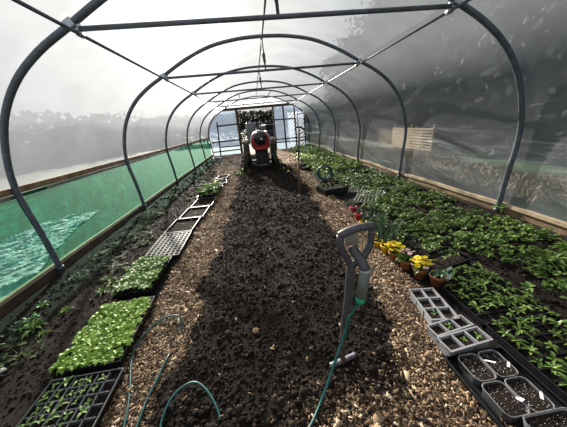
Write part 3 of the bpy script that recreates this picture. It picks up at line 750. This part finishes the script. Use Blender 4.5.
# trays, hose coil and crates farther along the right
t = tray('black_crate', (.86, 4.40, .01), math.radians(10), .52, .40, .12, 'black crate of dark plants standing on the chip path below the hose coil', 'crate', fill=.09)
plants_in(t, dks, .52, .40, .09, 5, 4, 1.0, .02, .9)
for k, (x, y, lb) in enumerate(((1.18, 3.80, 'flat slatted grey tray just behind the pink pot'), (1.42, 4.02, 'flat slatted grey tray against the leafy bed'), (1.32, 4.42, 'flat slatted grey tray beside the black crate'))):
    t = empty('slatted_tray', (x, y, .02), math.radians(-32), lb, 'tray', 'slatted trays by the black crate')
    m = MB()
    for i in range(7): m.box(i * .055, 0, .03, i * .055 + .014, .42, .042)
    for j in range(3): m.box(-.005, j * .2, .018, .35, j * .2 + .014, .03)
    m.build('slats', M['rim_p'], t)
    m = MB()
    for (a, b) in ((0, 0), (.33, 0), (0, .4), (.33, .4)): m.box(a, b, -.01, a + .014, b + .014, .02)
    m.build('feet', M['rim_p'], t)
m = MB(); pts = []
for i in range(24 * 7):
    a = 2 * PI * i / 24; r = .165 + .018 * math.sin(i * .37)
    pts.append((1.22 + r * math.cos(a) * .95, 5.62 + .022 * (i / 24) + .03 * math.sin(i * .21), .20 + r * math.sin(a)))
m.tube(pts, .009, 6); o = m.build('hose_coil', M['hose'], None, True); tag(o, 'coil of green garden hose standing on edge above the black crate', 'hose')
tag(tray('small_black_tray', (.98, 7.2, .02), .2, .32, .3, .07, 'small black tray on the path beyond the hose coil', 'tray', fill=.05), None)
t = tray('small_black_tray', (1.0, 7.75, .02), .1, .32, .3, .07, 'small black tray of grey twigs beyond the first small black tray', 'tray', fill=.05)
plants_in(t, weed, .32, .3, .06, 3, 3, .7, .02)
o = MB(); o.lathe([(.03, 0), (.045, .02), (.02, .05), (.002, .06)], 8); tag(o.build('yellow_marker', M['yellow_p'], None, loc=(.52, 7.15, .03)), 'small yellow object on the soil edge beyond the tall tool', 'marker')
# stones
for (x, y, s, lb) in ((-2.2, 1.40, .035, 'pale round stone in the near left bed'), (-.5, 1.36, .035, 'large pale chunk lying in the dark centre bed')):
    m = MB(); m.add([(v[0] * s * 1.6, v[1] * s * 1.2, v[2] * s) for v in tv], tf)
    o = m.build('stone', M['stone'] if x < -2 else M['wood_h'], None, x < -2, (x, y, gz(x, y) + .012)); tag(o, lb, 'stone')
    if x < -2:
        q = o.modifiers.new('s', 'SUBSURF'); q.render_levels = 2
    elif True: o.data.materials.clear(); o.data.materials.append(simple('pale_bark', (.3, .2, .13), .9, 0, .4, 40))
o.name = 'bark_chunk'; o['category'] = 'wood chunk'

# ------------------------------------------------------------------ spade, hose lance, hoses
sp = empty('spade', (.035, 1.05, .03), 0, 'spade with a dark D-shaped grip stuck upright in the soil', 'spade')
def L(p): return (p[0] - .035, p[1] - 1.05, p[2] - .03)
MB().tube([L(p) for p in catmull([(.014, 1.018, .02), (.018, 1.024, .18), (.026, 1.03, .30)], 4)], .013, 12).build('socket', M['rust'], sp, True)
MB().tube([L(p) for p in catmull([(.022, 1.04, .19), (.035, 1.03, .34), (.048, 1.02, .50), (.060, 1.02, .66), (.066, 1.02, .72)], 4)], [.019] * 3 + [.022] * 6 + [.023] * 8, 14).build('shaft', M['handle'], sp, True)
m = MB()
m.tube([L(p) for p in catmull([(.06, 1.02, .69), (.045, 1.02, .735), (.026, 1.02, .775), (.008, 1.02, .82), (.006, 1.02, .872)], 4)], .0175, 12, flat=1)
m.tube([L(p) for p in catmull([(.068, 1.02, .69), (.10, 1.02, .725), (.135, 1.02, .755), (.158, 1.02, .81), (.160, 1.02, .885)], 4)], .0175, 12)
m.build('handle_arms', M['handle'], sp, True)
MB().tube([L(p) for p in catmull([(-.002, 1.02, .868), (.04, 1.02, .886), (.09, 1.02, .898), (.135, 1.02, .902), (.176, 1.02, .898)], 4)], [.015] + [.0205] * 15 + [.015], 14).build('grip', M['handle'], sp, True)
rot = Matrix.Translation(L((.014, 1.015, .045))) @ Matrix.Rotation(math.atan2(.04, .16), 4, 'Z') @ Matrix.Rotation(.07, 4, 'X')
m = MB(); m.box(-.085, -.006, .0, -.014, .010, .035, rot); m.box(.014, -.006, .0, .085, .010, .035, rot)
m.build('tread', M['worn'], sp, bevel=.004)
m = MB(); bl = []
for k in range(9):
    u = -1 + 2 * k / 8
    for j in range(7): bl.append((.083 * u * (1 - .05 * j / 6), .012 * u * u, .02 - .27 * j / 6 * (1 - .15 * u * u if j == 6 else 1)))
m.add(bl, [(k * 7 + j, (k + 1) * 7 + j, (k + 1) * 7 + j + 1, k * 7 + j + 1) for k in range(8) for j in range(6)], rot)
o = m.build('blade', M['rust'], sp, True); so = o.modifiers.new('s', 'SOLIDIFY'); so.thickness = .003
# lance hung in the grip
la = empty('hose_lance', (.09, 1.0, .6), 0, 'grey and green hose lance hanging from the spade handle', 'hose lance')
def L2(p): return (p[0] - .09, p[1] - 1.0, p[2] - .6)
MB().tube([L2(p) for p in catmull([(.084, 1.06, .782), (.090, 1.04, .758), (.108, .995, .722), (.114, .975, .69)], 4)], [.027, .027, .027, .026, .025, .025, .025, .025, .0255, .0255, .026, .026, .026], 14).build('neck', M['handle'], la, True)
MB().tube([L2((.114, .974, .695)), L2((.106, .97, .62)), L2((.092, .97, .53))], [.0265, .027, .0235], 14).build('barrel_grip', M['wand'], la, True)
MB().box(-.036, -.012, -.05, .036, .012, .02, Matrix.Translation(L2((.082, 1.075, .835))) @ Matrix.Rotation(-.15, 4, 'Y')).build('trigger_head', M['trig'], la, bevel=.008)
MB().lathe([(.028, -.007), (.0295, 0), (.028, .007)], 16, Matrix.Translation(L2((.114, .974, .69)))).build('collar_ring', M['rim_p'], la, True)
MB().tube([L2((.0925, .97, .54)), L2((.090, .97, .515)), L2((.084, .972, .495))], [.025, .024, .012], 14).build('coupling', M['hose_g'], la, True)
def hose(pts, r, label, name='garden_hose', mat='hose'):
    m = MB(); m.tube(catmull(pts, 8), r, 8); return tag(m.build(name, M[mat], None, True), label, 'hose')
hose([(.085, .972, .50), (.058, .972, .455), (.035, .97, .42), (.015, .965, .344), (-.018, .95, .263), (-.062, .92, .185), (-.107, .885, .11), (-.165, .83, .05), (-.247, .731, .04), (-.33, .66, .035), (-.42, .5, .03), (-.5, .3, .03)], .0075, 'green hose hanging from the lance and trailing off past the spade')
Z = .022
hose([(-1.14, .6, Z), (-1.16, .78, Z), (-1.185, .93, Z), (-1.24, 1.1, Z), (-1.31, 1.27, Z), (-1.345, 1.42, Z), (-1.30, 1.555, Z + .01), (-1.2, 1.63, Z + .03), (-1.10, 1.625, Z + .03), (-1.065, 1.56, Z), (-1.07, 1.47, -.005), (-1.085, 1.36, -.005), (-1.085, 1.27, Z), (-1.095, 1.15, Z), (-1.11, 1.02, Z), (-1.11, .9, Z), (-1.10, .75, Z), (-1.08, .6, Z)], .0068, 'green hose looped on the chip path beside the lettuce tray')
hose([(-.94, .6, .03), (-.965, .80, .035), (-.98, .88, .04), (-.96, .97, .055), (-.905, 1.03, .06), (-.84, 1.04, .06), (-.77, .985, .055), (-.71, .9, .045), (-.68, .82, .035), (-.66, .6, .03)], .0068, 'short arc of green hose on the dark soil at the bottom')
# tall tool
tt = empty('long_tool', (.385, 4.54, .02), 0, 'long-handled tool standing upright in the soil near the coil of hose', 'garden tool')
MB().tube([(0, 0, -.05), (.02, 0, .5), (.03, 0, .7)], .017, 10).build('lower_shaft', M['wood_h'], tt, True)
MB().tube([(.03, 0, .68), (.06, 0, 1.0), (.075, 0, 1.26)], .016, 10).build('upper_shaft', M['handle'], tt, True)
MB().tube(catmull([(.0, 0, 1.265), (.05, 0, 1.28), (.12, 0, 1.275), (.165, 0, 1.235), (.185, 0, 1.26)], 4), .016, 8).build('bent_head', M['engine'], tt, True)
MB().lathe([(.03, 0), (.035, .02), (.02, .05)], 8).build('foot', M['rim_p'], tt)

# ------------------------------------------------------------------ red tractor
tr = empty('garden_tractor', (-.17, 7.85, .03), 0, 'red garden tractor with a black round nose standing at the end of the soil bed', 'tractor')
def hood():
    V = []; F = []; nu, nv = 24, 12
    for j in range(nv + 1):
        s = j / nv; yy = -.18 + .85 * s; k = math.sqrt(max(0, 1 - (1 - min(1, s * 3.2)) ** 2)) if s < .31 else 1; k = .55 + .45 * k
        for i in range(nu):
            a = 2 * PI * i / nu; cx, sz = math.cos(a), math.sin(a)
            V.append((.31 * k * math.copysign(abs(cx) ** .8, cx), yy, .88 + (.33 if sz > 0 else .28) * k * math.copysign(abs(sz) ** .85, sz)))
    for j in range(nv):
        for i in range(nu): F.append((j * nu + i, j * nu + (i + 1) % nu, (j + 1) * nu + (i + 1) % nu, (j + 1) * nu + i))
    F += [tuple(range(nu - 1, -1, -1)), tuple(nv * nu + i for i in range(nu))]
    return MB().add(V, F)
hood().build('hood', M['red_t'], tr, True)
RX = lambda x, y, z: Matrix.Translation((x, y, z)) @ Matrix.Rotation(PI / 2, 4, 'X')
ring = [(.285 * math.cos(a), -.06, .93 + .265 * math.sin(a)) for a in np.linspace(-.9, PI + .9, 32)]
MB().tube(ring, .03, 8).build('hood_rim', M['cream'], tr, True)
MB().lathe([(.0, -.06), (.17, -.04), (.205, 0), (.19, .05), (.12, .085), (.02, .10)], 24, RX(0, -.15, 1.0)).build('nose_panel', M['glossblack'], tr, True)
MB().lathe([(.001, -.01), (.032, 0), (.028, .02), (.004, .03)], 14, RX(.03, -.24, .98)).build('headlamp', M['lamp'], tr, True)
MB().box(-.22, -.2, .66, .22, -.14, .76).build('bumper', M['red_t'], tr, bevel=.02)
MB().box(-.2, -.05, .22, .2, 1.0, .64).build('engine_block', M['engine'], tr, bevel=.03)
MB().tube([(-.5, .0, .33), (.46, .0, .33)], .035, 8).build('front_axle', M['engine'], tr, True)
MB().box(-.15, .5, .35, .15, 1.5, .6).build('chassis', M['engine'], tr, bevel=.02)
def wheel(x, y, r, w, lean):
    Mx = Matrix.Translation((x, y, r)) @ Matrix.Rotation(lean, 4, 'Y') @ Matrix.Rotation(PI / 2, 4, 'Y')
    m = MB(); m.lathe([(r * .55, -w / 2), (r * .85, -w / 2 * 1.05), (r * .96, -w * .35), (r * .98, 0), (r * .96, w * .35), (r * .85, w / 2 * 1.05), (r * .55, w / 2)], 28, Mx)
    for k in range(18):
        for s in (-1, 1):
            a = 2 * PI * (k + (.5 if s > 0 else 0)) / 18
            m.box(0, -.016, 0, .03, .016, w * .5, Mx @ Matrix.Rotation(a, 4, 'Z') @ Matrix.Translation((r * .94, 0, 0 if s > 0 else -w * .5)) @ Matrix.Rotation(s * .5, 4, 'X'))
    o = m.build('wheel', M['tyre'], tr, False)
    m = MB(); m.lathe([(.03, -w * .4), (r * .56, -w * .3), (r * .56, w * .3), (.03, w * .4)], 20, Mx); m.build('wheel_hub', M['rust'], o)
wheel(-.52, 0, .31, .13, math.radians(14)); wheel(.42, 0, .31, .13, math.radians(-14))
wheel(-.5, 1.35, .42, .2, 0); wheel(.44, 1.35, .42, .2, 0)
MB().tube([(0, .75, .85), (0, .95, 1.12)], .02, 8).build('steering_column', M['engine'], tr, True)
c = [(.17 * math.cos(a), .97 + .1 * math.sin(a) * .7, 1.12 + .13 * math.sin(a) * .4) for a in np.linspace(0, 2 * PI, 24, endpoint=False)]
MB().tube(c, .014, 6, closed=True).build('steering_wheel', M['engine'], tr, True)
m = MB(); m.box(-.2, 1.25, .68, .2, 1.6, .75); m.box(-.2, 1.55, .75, .2, 1.62, 1.0); m.build('seat', M['engine'], tr, bevel=.03)
for (x, y, s, r) in ((-.98, 7.75, 1.2, 1), (-.88, 8.15, 1.1, 2), (.42, 7.5, .9, 3), (-.75, 7.55, .8, 4)):
    tag(inst('grass_tuft', lush[r % 3], (x, y, gz(x, y)), (0, 0, r), s), 'grassy weed tuft beside the wheels of the red tractor', 'weed', 'weed tufts around the tractor')

# ------------------------------------------------------------------ outside
def tree(x, y, h, R0, seed, label, grp, leaves=0, name='bare_tree', z0=-.1):
    rr = random.Random(seed); t = empty(name, (x, y, z0), 0, label, 'tree', grp)
    m = MB(); tw = MB(); lf = MB()
    def br(p, d, l, r, lev):
        q = p + d * l; mid = p + d * l * .5 + Vector((rr.uniform(-1, 1), rr.uniform(-1, 1), 0)) * l * .06
        (m if lev < 2 else tw).tube([p, mid, q], [r, r * .8, r * .6], 5 if lev < 2 else 3, cap=False)
        if lev >= 2 and leaves:
            for _ in range(leaves):
                c = p + d * l * rr.random() + Vector((rr.gauss(0, 1), rr.gauss(0, 1), rr.gauss(0, 1))) * h * .03
                leaf(lf, tuple(c), rr.uniform(0, 6.28), h * .035, h * .026, rr.uniform(-1, 1), .5, .2)
        if lev == 4: return
        for k in range(4 if lev < 3 else 3):
            nd = (d * .75 + Vector((rr.gauss(0, .55), rr.gauss(0, .55), rr.gauss(.12, .35)))).normalized()
            br(p + d * l * rr.uniform(.45, 1), nd, l * rr.uniform(.55, .8), r * .55, lev + 1)
    br(Vector((0, 0, 0)), Vector((rr.uniform(-.1, .1), rr.uniform(-.1, .1), 1)).normalized(), h * .33, h * .022, 0)
    m.build('trunk', M['bark'], t)
    if lf.v: tw.build('twigs', M['twig'], t); lf.build('foliage', M['bush'], t)
    else: tw.build('twigs', M['twig'], t)
for i, (x, y, h) in enumerate([(-5.5, 29, 4.2), (-2.9, 28, 3.9), (-.6, 29.5, 4.0), (1.4, 29, 4.3), (3.6, 28, 4.0), (6.2, 29, 4.3)]):
    tree(x, y, h, 1, 30 + i, 'dark bare tree in the line seen through the open doorway', 'trees beyond the doorway', 2)
for i, (x, y, h) in enumerate([(10.5, -1.5, 6.0), (10.8, 4.5, 6.5), (11.2, 10.5, 6.5), (11, 17, 6), (9.8, 22, 6)]):
    tree(x, y, h, 1, 60 + i, 'dark leafy tree dimly seen through the right cover', 'trees behind the right cover', 4, 'leafy_tree')
for i, (x, y, h) in enumerate([]):
    tree(x, y, h, 1, 90 + i, 'distant tree dimly seen through the left cover', 'trees behind the left cover', 3, 'distant_tree')
P = []; sc = []
for i in range(9000):
    y = random.uniform(4, 40); x = -19 + max(0, y - 20) * .35 + random.gauss(0, 1); h = 3.2 + 2.6 * noise.noise(Vector((1, y * .16, 4))); z = h * random.random() ** 1.5 * 1.15; s = random.uniform(.3, .8)
    P.append((x, y, z)); sc.append((s, s * .7, s * .3))
hv = [(-.5, 0, 0), (0, -.5, .1), (.5, 0, 0), (0, .5, .1)]
tag(scatter('distant_hedge_foliage', hv, [(0, 1, 2, 3)], np.array(P), rots(len(P), 1.2), np.array(sc), M['bush']), 'distant uneven hedge dimly seen through the left cover', 'hedge', kind='stuff')
# dry grass bank and dark hedge on the right
P = []; sc = []
for i in range(9000):
    x = 3.6 + 1.9 * random.random(); y = random.uniform(-1, 22); s = random.uniform(.08, .22); P.append((x + .2 * math.sin(y), y, -.06)); sc.append((s * .3, s * .3, s))
bl_v = [(-.5, 0, 0), (.5, 0, 0), (.1, .6, .6), (0, 1.3, 1)]; bl_f = [(0, 1, 2), (0, 2, 3)]
tag(scatter('dry_grass', bl_v, bl_f, np.array(P), rots(len(P), .6), np.array(sc), M['dry']), 'strip of pale dry grass outside the right cover', 'grass', kind='stuff')
P = []; sc = []
for i in range(42000):
    y = random.uniform(-4, 26); z = 9 * random.random() ** 1.5; z = min(z, 8.6 - .13 * max(0, y - 4) + 1.2 * noise.noise(Vector((1, y * .6, 2)))); x = 7.4 + random.gauss(0, .5) + .25 * z * random.random(); s = random.uniform(.16, .42)
    P.append((x, y, z)); sc.append((s, s * .8, s * .3))
hv = [(-.5, 0, 0), (0, -.5, .1), (.5, 0, 0), (0, .5, .1)]
tag(scatter('hedge_foliage', hv, [(0, 1, 2, 3)], np.array(P), rots(len(P), 1.2), np.array(sc), M['bush']), 'dark tangled hedge outside the right cover', 'hedge', kind='stuff')
t = empty('garden_trellis', (5.7, 8.1, -.05), PI / 2, 'slatted wooden panel outside the right cover', 'panel')
m = MB()
for k in range(8): m.box(0, -.02, .06 + k * .10, 2.6, .02, .12 + k * .10)
m.build('slats', M['pale_t'], t)
for x in (0.05, 1.3, 2.5): MB().box(x - .04, -.07, -.05, x + .04, -.021, .95).build('post', M['timber'], t)
P = []; sc = []
for i in range(9000):
    x = random.uniform(-9, 9); y = 31 + random.gauss(0, .8); h = 3.0 + .6 * noise.noise(Vector((x * .5, 1, 1))) + .3 * noise.noise(Vector((x * 2, 5, 1))); z = h * random.random() ** .8; s = random.uniform(.15, .35)
    P.append((x, y, z)); sc.append((s, s * .7, s * .3))
tag(scatter('thicket_foliage', hv, [(0, 1, 2, 3)], np.array(P), rots(len(P), 1.2), np.array(sc), M['thicket']), 'dark thicket closing the view beyond the doorway', 'hedge', kind='stuff')
# white tank, vehicle, gate and shed behind the doorway
t = empty('water_tank', (-.62, 26, -.08), .1, 'white water tank in a cage seen through the doorway', 'tank')
MB().box(-.42, -.42, .15, .42, .42, 1.8).build('tank_body', M['grey_p'], t, bevel=.12)
MB().lathe([(.12, 1.8), (.12, 1.86), (.05, 1.88)], 14).build('cap', M['black'], t)
m = MB()
for k in range(6):
    x = -.45 + k * .18
    m.tube([(x, -.45, .1), (x, -.45, 1.75)], .012, 6)
for z in (.3, .8, 1.3, 1.75): m.tube([(-.45, -.45, z), (.45, -.45, z), (.45, .45, z), (-.45, .45, z)], .012, 6, closed=True)
m.build('cage', M['steel_l'], t); MB().box(-.55, -.55, 0, .55, .55, .13).build('pallet', M['timber'], t)
t = empty('parked_vehicle', (1.55, 24.5, -.08), .25, 'dark blue vehicle with a pale side parked beyond the doorway', 'vehicle')
m = MB(); m.box(-1.0, -.8, .35, 1.0, 2.2, .95); m.box(-.85, -.1, .95, .85, 1.9, 1.5, None, -.12, -.2); m.build('body', M['blue_car'], t, bevel=.1)
MB().box(-.7, -.17, 1.0, .7, -.03, 1.4).build('windscreen', M['glossblack'], t)
MB().box(.95, -.6, .5, 1.05, 2.0, 1.3).build('side_panel', M['white_p'], t)
for (x, y) in ((-.9, -.2), (.9, -.2), (-.9, 1.7), (.9, 1.7)): MB().lathe([(.1, -.1), (.32, -.09), (.32, .09), (.1, .1)], 18, Matrix.Translation((x, y, .32)) @ Matrix.Rotation(PI / 2, 4, 'Y')).build('wheel', M['black'], t)
t = empty('white_shed_side', (1.0, 15.4, -.06), 0, 'white ribbed sheet wall standing outside the right of the doorway', 'shed')
MB().box(.75, 0, 0, 1.75, .02, 2.0).build('sheet', M['shed'], t)
m = MB()
for k in range(-8, 5):
    x0 = .75 + k * .22; a, b = max(x0, .75), min(x0 + 2.0, 1.75)
    if b > a: m.tube([(a, -.015, a - x0), (b, -.015, b - x0)], .028, 4)
m.build('diagonal_ribs', M['engine'], t)
t = empty('tube_gate', (2.15, 14.42, .5), 0, 'bent black tube frame hanging on the right of the end wall', 'gate')
MB().tube(catmull([(0, 0, 1.28), (.3, 0, 1.3), (.55, 0, 1.28), (.62, 0, 1.15), (.63, 0, .7), (.62, 0, .32), (.52, 0, .18), (.3, 0, .28), (.0, 0, .22)], 5), .022, 8).build('frame', M['engine'], t, True)
MB().tube([(0, 0, 1.3), (0, 0, -.45)], .02, 8).build('hinge_post', M['engine'], t, True)

# ------------------------------------------------------------------ light, sky, camera
az, el = math.radians(-13), math.radians(20.5)
sd = Vector((math.sin(az) * math.cos(el), math.cos(az) * math.cos(el), math.sin(el)))
sun = bpy.data.lights.new('sun', 'SUN'); sun.energy = 27.0; sun.angle = math.radians(1.2); sun.color = (1, .91, .78)
so = bpy.data.objects.new('sun', sun); COL.objects.link(so); so.rotation_euler = (-sd).to_track_quat('-Z', 'Y').to_euler()
w = bpy.data.worlds.new('sky'); S.world = w; w.use_nodes = True; nt = w.node_tree; N = nt.nodes; Lk = nt.links
bg = N['Background']; tc = N.new('ShaderNodeTexCoord')
nv = N.new('ShaderNodeVectorMath'); nv.operation = 'NORMALIZE'; Lk.new(tc.outputs['Generated'], nv.inputs[0])
dp = N.new('ShaderNodeVectorMath'); dp.operation = 'DOT_PRODUCT'; Lk.new(nv.outputs[0], dp.inputs[0]); dp.inputs[1].default_value = sd
r = ramp(nt, [(0, (.20, .24, .31)), (.55, (.28, .32, .38)), (.8, (.42, .45, .49)), (.93, (.56, .57, .57)), (.985, (1.0, .96, .89)), (1, (2.4, 2.3, 2.1))])
mr = N.new('ShaderNodeMapRange'); mr.inputs[1].default_value = -1; mr.inputs[2].default_value = 1
Lk.new(dp.outputs['Value'], mr.inputs[0]); Lk.new(mr.outputs[0], r.inputs['Fac'])
cl = N.new('ShaderNodeTexNoise'); cl.inputs['Scale'].default_value = 2.2; cl.inputs['Detail'].default_value = 5
mp = N.new('ShaderNodeMapping'); mp.inputs['Scale'].default_value = (1, 1, 2.5); Lk.new(nv.outputs[0], mp.inputs[0]); Lk.new(mp.outputs[0], cl.inputs['Vector'])
cr = ramp(nt, [(.35, (.8, .8, .82)), (.65, (1.2, 1.2, 1.2))]); Lk.new(cl.outputs['Fac'], cr.inputs['Fac'])
mu = N.new('ShaderNodeMix'); mu.data_type = 'RGBA'; mu.blend_type = 'MULTIPLY'; mu.inputs[0].default_value = 1; mu.clamp_result = False
Lk.new(r.outputs['Color'], mu.inputs[6]); Lk.new(cr.outputs['Color'], mu.inputs[7]); Lk.new(mu.outputs[2], bg.inputs['Color']); bg.inputs['Strength'].default_value = 1.0

f, yaw, pitch, roll = 244.88, .0839, .3526, -.0956
cy, sy = math.cos(yaw), math.sin(yaw)
Fw = Vector((sy * math.cos(pitch), cy * math.cos(pitch), -math.sin(pitch))); Rt = Vector((cy, -sy, 0)); Up = Rt.cross(Fw)
R2 = Rt * math.cos(roll) + Up * math.sin(roll); U2 = -Rt * math.sin(roll) + Up * math.cos(roll)
cam = bpy.data.cameras.new('camera'); cam.sensor_width = 36; cam.lens = 36 * f / 567; cam.clip_start = .02; cam.clip_end = 300
co = bpy.data.objects.new('camera', cam); COL.objects.link(co)
mt = Matrix.Identity(4)
for i in range(3): mt[i][0] = R2[i]; mt[i][1] = U2[i]; mt[i][2] = -Fw[i]
mt[0][3], mt[1][3], mt[2][3] = -.3372, 0, 1.395
co.matrix_world = mt; S.camera = co
S.view_settings.view_transform = 'Standard'; S.view_settings.look = 'None'; S.view_settings.exposure = 0.1; S.view_settings.gamma = 1; S.view_settings.use_curve_mapping = False
S.cycles.max_bounces = 10; S.cycles.transparent_max_bounces = 16; S.cycles.transmission_bounces = 8; S.cycles.diffuse_bounces = 4
S.cycles.use_denoising = True
print('bed plants', cnt)
